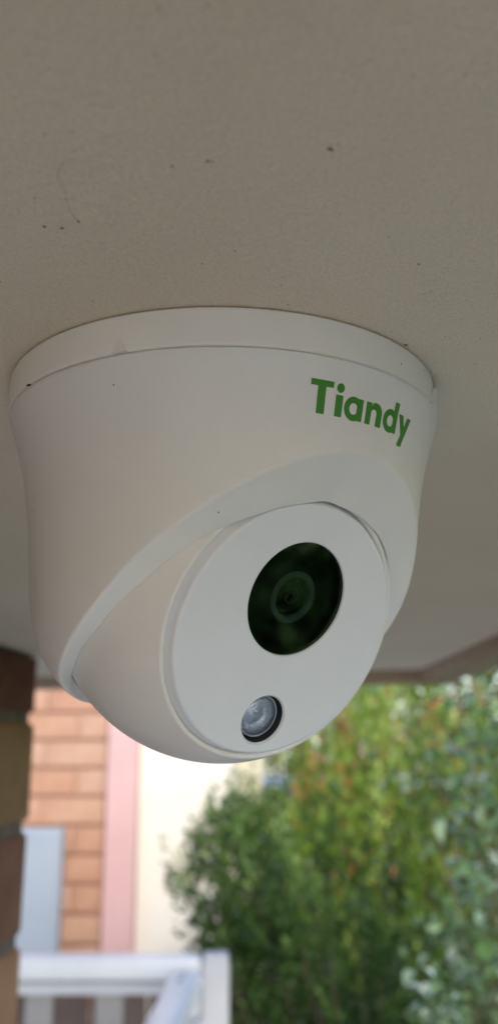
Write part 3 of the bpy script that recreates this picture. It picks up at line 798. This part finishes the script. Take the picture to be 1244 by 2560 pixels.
# face plate: side wall, eased edge, flat front with two holes
OW, OL, RW, RL = .00766, -.02165, .01342, .00581
wall = [(.0313, DF - .0030), (.0307, DF - .0019), (.03025, DF - .0009), (.0300, DF - .00035), (.0297, DF - .0001), (.0293, DF)]
seg = 160; bm = bmesh.new(); prev = None
for (r, z) in wall:
    rowv = [bm.verts.new((r * math.cos(2 * PI * k / seg), r * math.sin(2 * PI * k / seg), z)) for k in range(seg)]
    if prev:
        for k in range(seg):
            f = bm.faces.new((prev[k], prev[(k + 1) % seg], rowv[(k + 1) % seg], rowv[k])); f.smooth = True
    prev = rowv
loops = [prev]
def hole(cy, r, depths, sg=96):
    ps = [bm.verts.new((r * math.cos(2 * PI * k / sg), cy + r * math.sin(2 * PI * k / sg), DF)) for k in range(sg)]
    pv = ps
    for (dr, dz) in depths:
        nv = [bm.verts.new(((r + dr) * math.cos(2 * PI * k / sg), cy + (r + dr) * math.sin(2 * PI * k / sg), DF + dz)) for k in range(sg)]
        for k in range(sg): f = bm.faces.new((pv[(k + 1) % sg], pv[k], nv[k], nv[(k + 1) % sg])); f.smooth = True
        pv = nv
    return ps
loops.append(hole(OW, RW + .00025, [(-.00012, -.00006), (-.00018, -.0002), (-.00018, -.0004)])); loops.append(hole(OL, RL + .0003, [(-.00015, -.00008), (-.0003, -.0003), (-.0003, -.0005)]))
tess = tessellate_polygon([[v.co.copy() for v in l] for l in loops]); flat = [v for l in loops for v in l]
for t in tess:
    try: f = bm.faces.new([flat[i] for i in t]); f.smooth = False; f.normal_update(); 
    except ValueError: continue
    if f.normal.z < 0: f.normal_flip()
face = placed('face_plate', bm_mesh(bm, 'face_plate'), M['face'], 0, 0)
# lens assembly
lens = placed('lens_window', lathe([(RW - .0001, 0), (0.0001, 0)], 96, False, 'lens_window'), M['window_glass'], DF - .0007, OW)
placed('barrel', lathe([(RW + .0001, -.0003), (RW + .0001, -.0032), (.0085, -.0032), (.0080, -.0030), (.0072, -.0022), (.0062, -.0018)], 96, True, 'barrel'), M['black'], DF, OW, lens)
placed('lens_ring', lathe([(.00640, -.0030), (.00630, -.0016), (.0061, -.00125), (.0052, -.0012), (.0048, -.0014), (.0047, -.0024)], 96, True, 'lens_ring'), M['lensring'], DF - .0003, OW, lens)
placed('front_element', lathe([(.0048, -.0034), (.0040, -.0030), (.0030, -.0027), (.0018, -.0025), (.0002, -.0024)], 96, True, 'front_element'), M['lensglass'], DF - .0002, OW, lens)
placed('inner_ring', lathe([(.00188, -.00232), (.00184, -.00222), (.00176, -.00222), (.00172, -.00232)], 64, True, 'inner_ring'), M['thinring'], DF - .0002, OW + .0001, lens)
rd = bmesh.new(); bmesh.ops.create_uvsphere(rd, u_segments=12, v_segments=8, radius=.00052)
ro_ = placed('red_glint', bm_mesh(rd, 'red_glint', True), M['red'], DF - .0024, OW + .0001, lens)
ro_.matrix_basis = ro_.matrix_basis @ Matrix.Translation((-.0014, -.0002, 0)) @ Matrix.Diagonal((1, .9, .3, 1))
# lamp window below
lamp = placed('lamp_socket', lathe([(RL + .0001, -.0003), (RL + .0001, -.0052), (.0001, -.0052)], 64, False, 'lamp_socket'), M['dark'], DF, OL)
placed('reflector', lathe([(.0050, -.0014), (.0046, -.0017), (.0040, -.0023), (.0033, -.0029), (.0026, -.0031), (.0020, -.0028), (.0015, -.0024), (.0008, -.0022), (.0001, -.0022)], 64, True, 'reflector'), M['reflector'], DF - .0009, OL + .0001, lamp)
placed('lamp_rim', lathe([(.0052, -.0030), (.00522, -.0012), (.00510, -.0009), (.00485, -.0009), (.0047, -.0013)], 64, True, 'lamp_rim'), simple('clear_grey_rim', (.42, .47, .55), .3), DF - .0009, OL + .0001, lamp)
placed('lamp_lens', lathe([(.0049 * math.cos(t), -.0012 + .0016 * math.sin(t)) for t in np.linspace(0, PI / 2 - .01, 14)], 64, True, 'lamp_lens'), M['led_glass'], DF - .0009, OL + .0001, lamp)
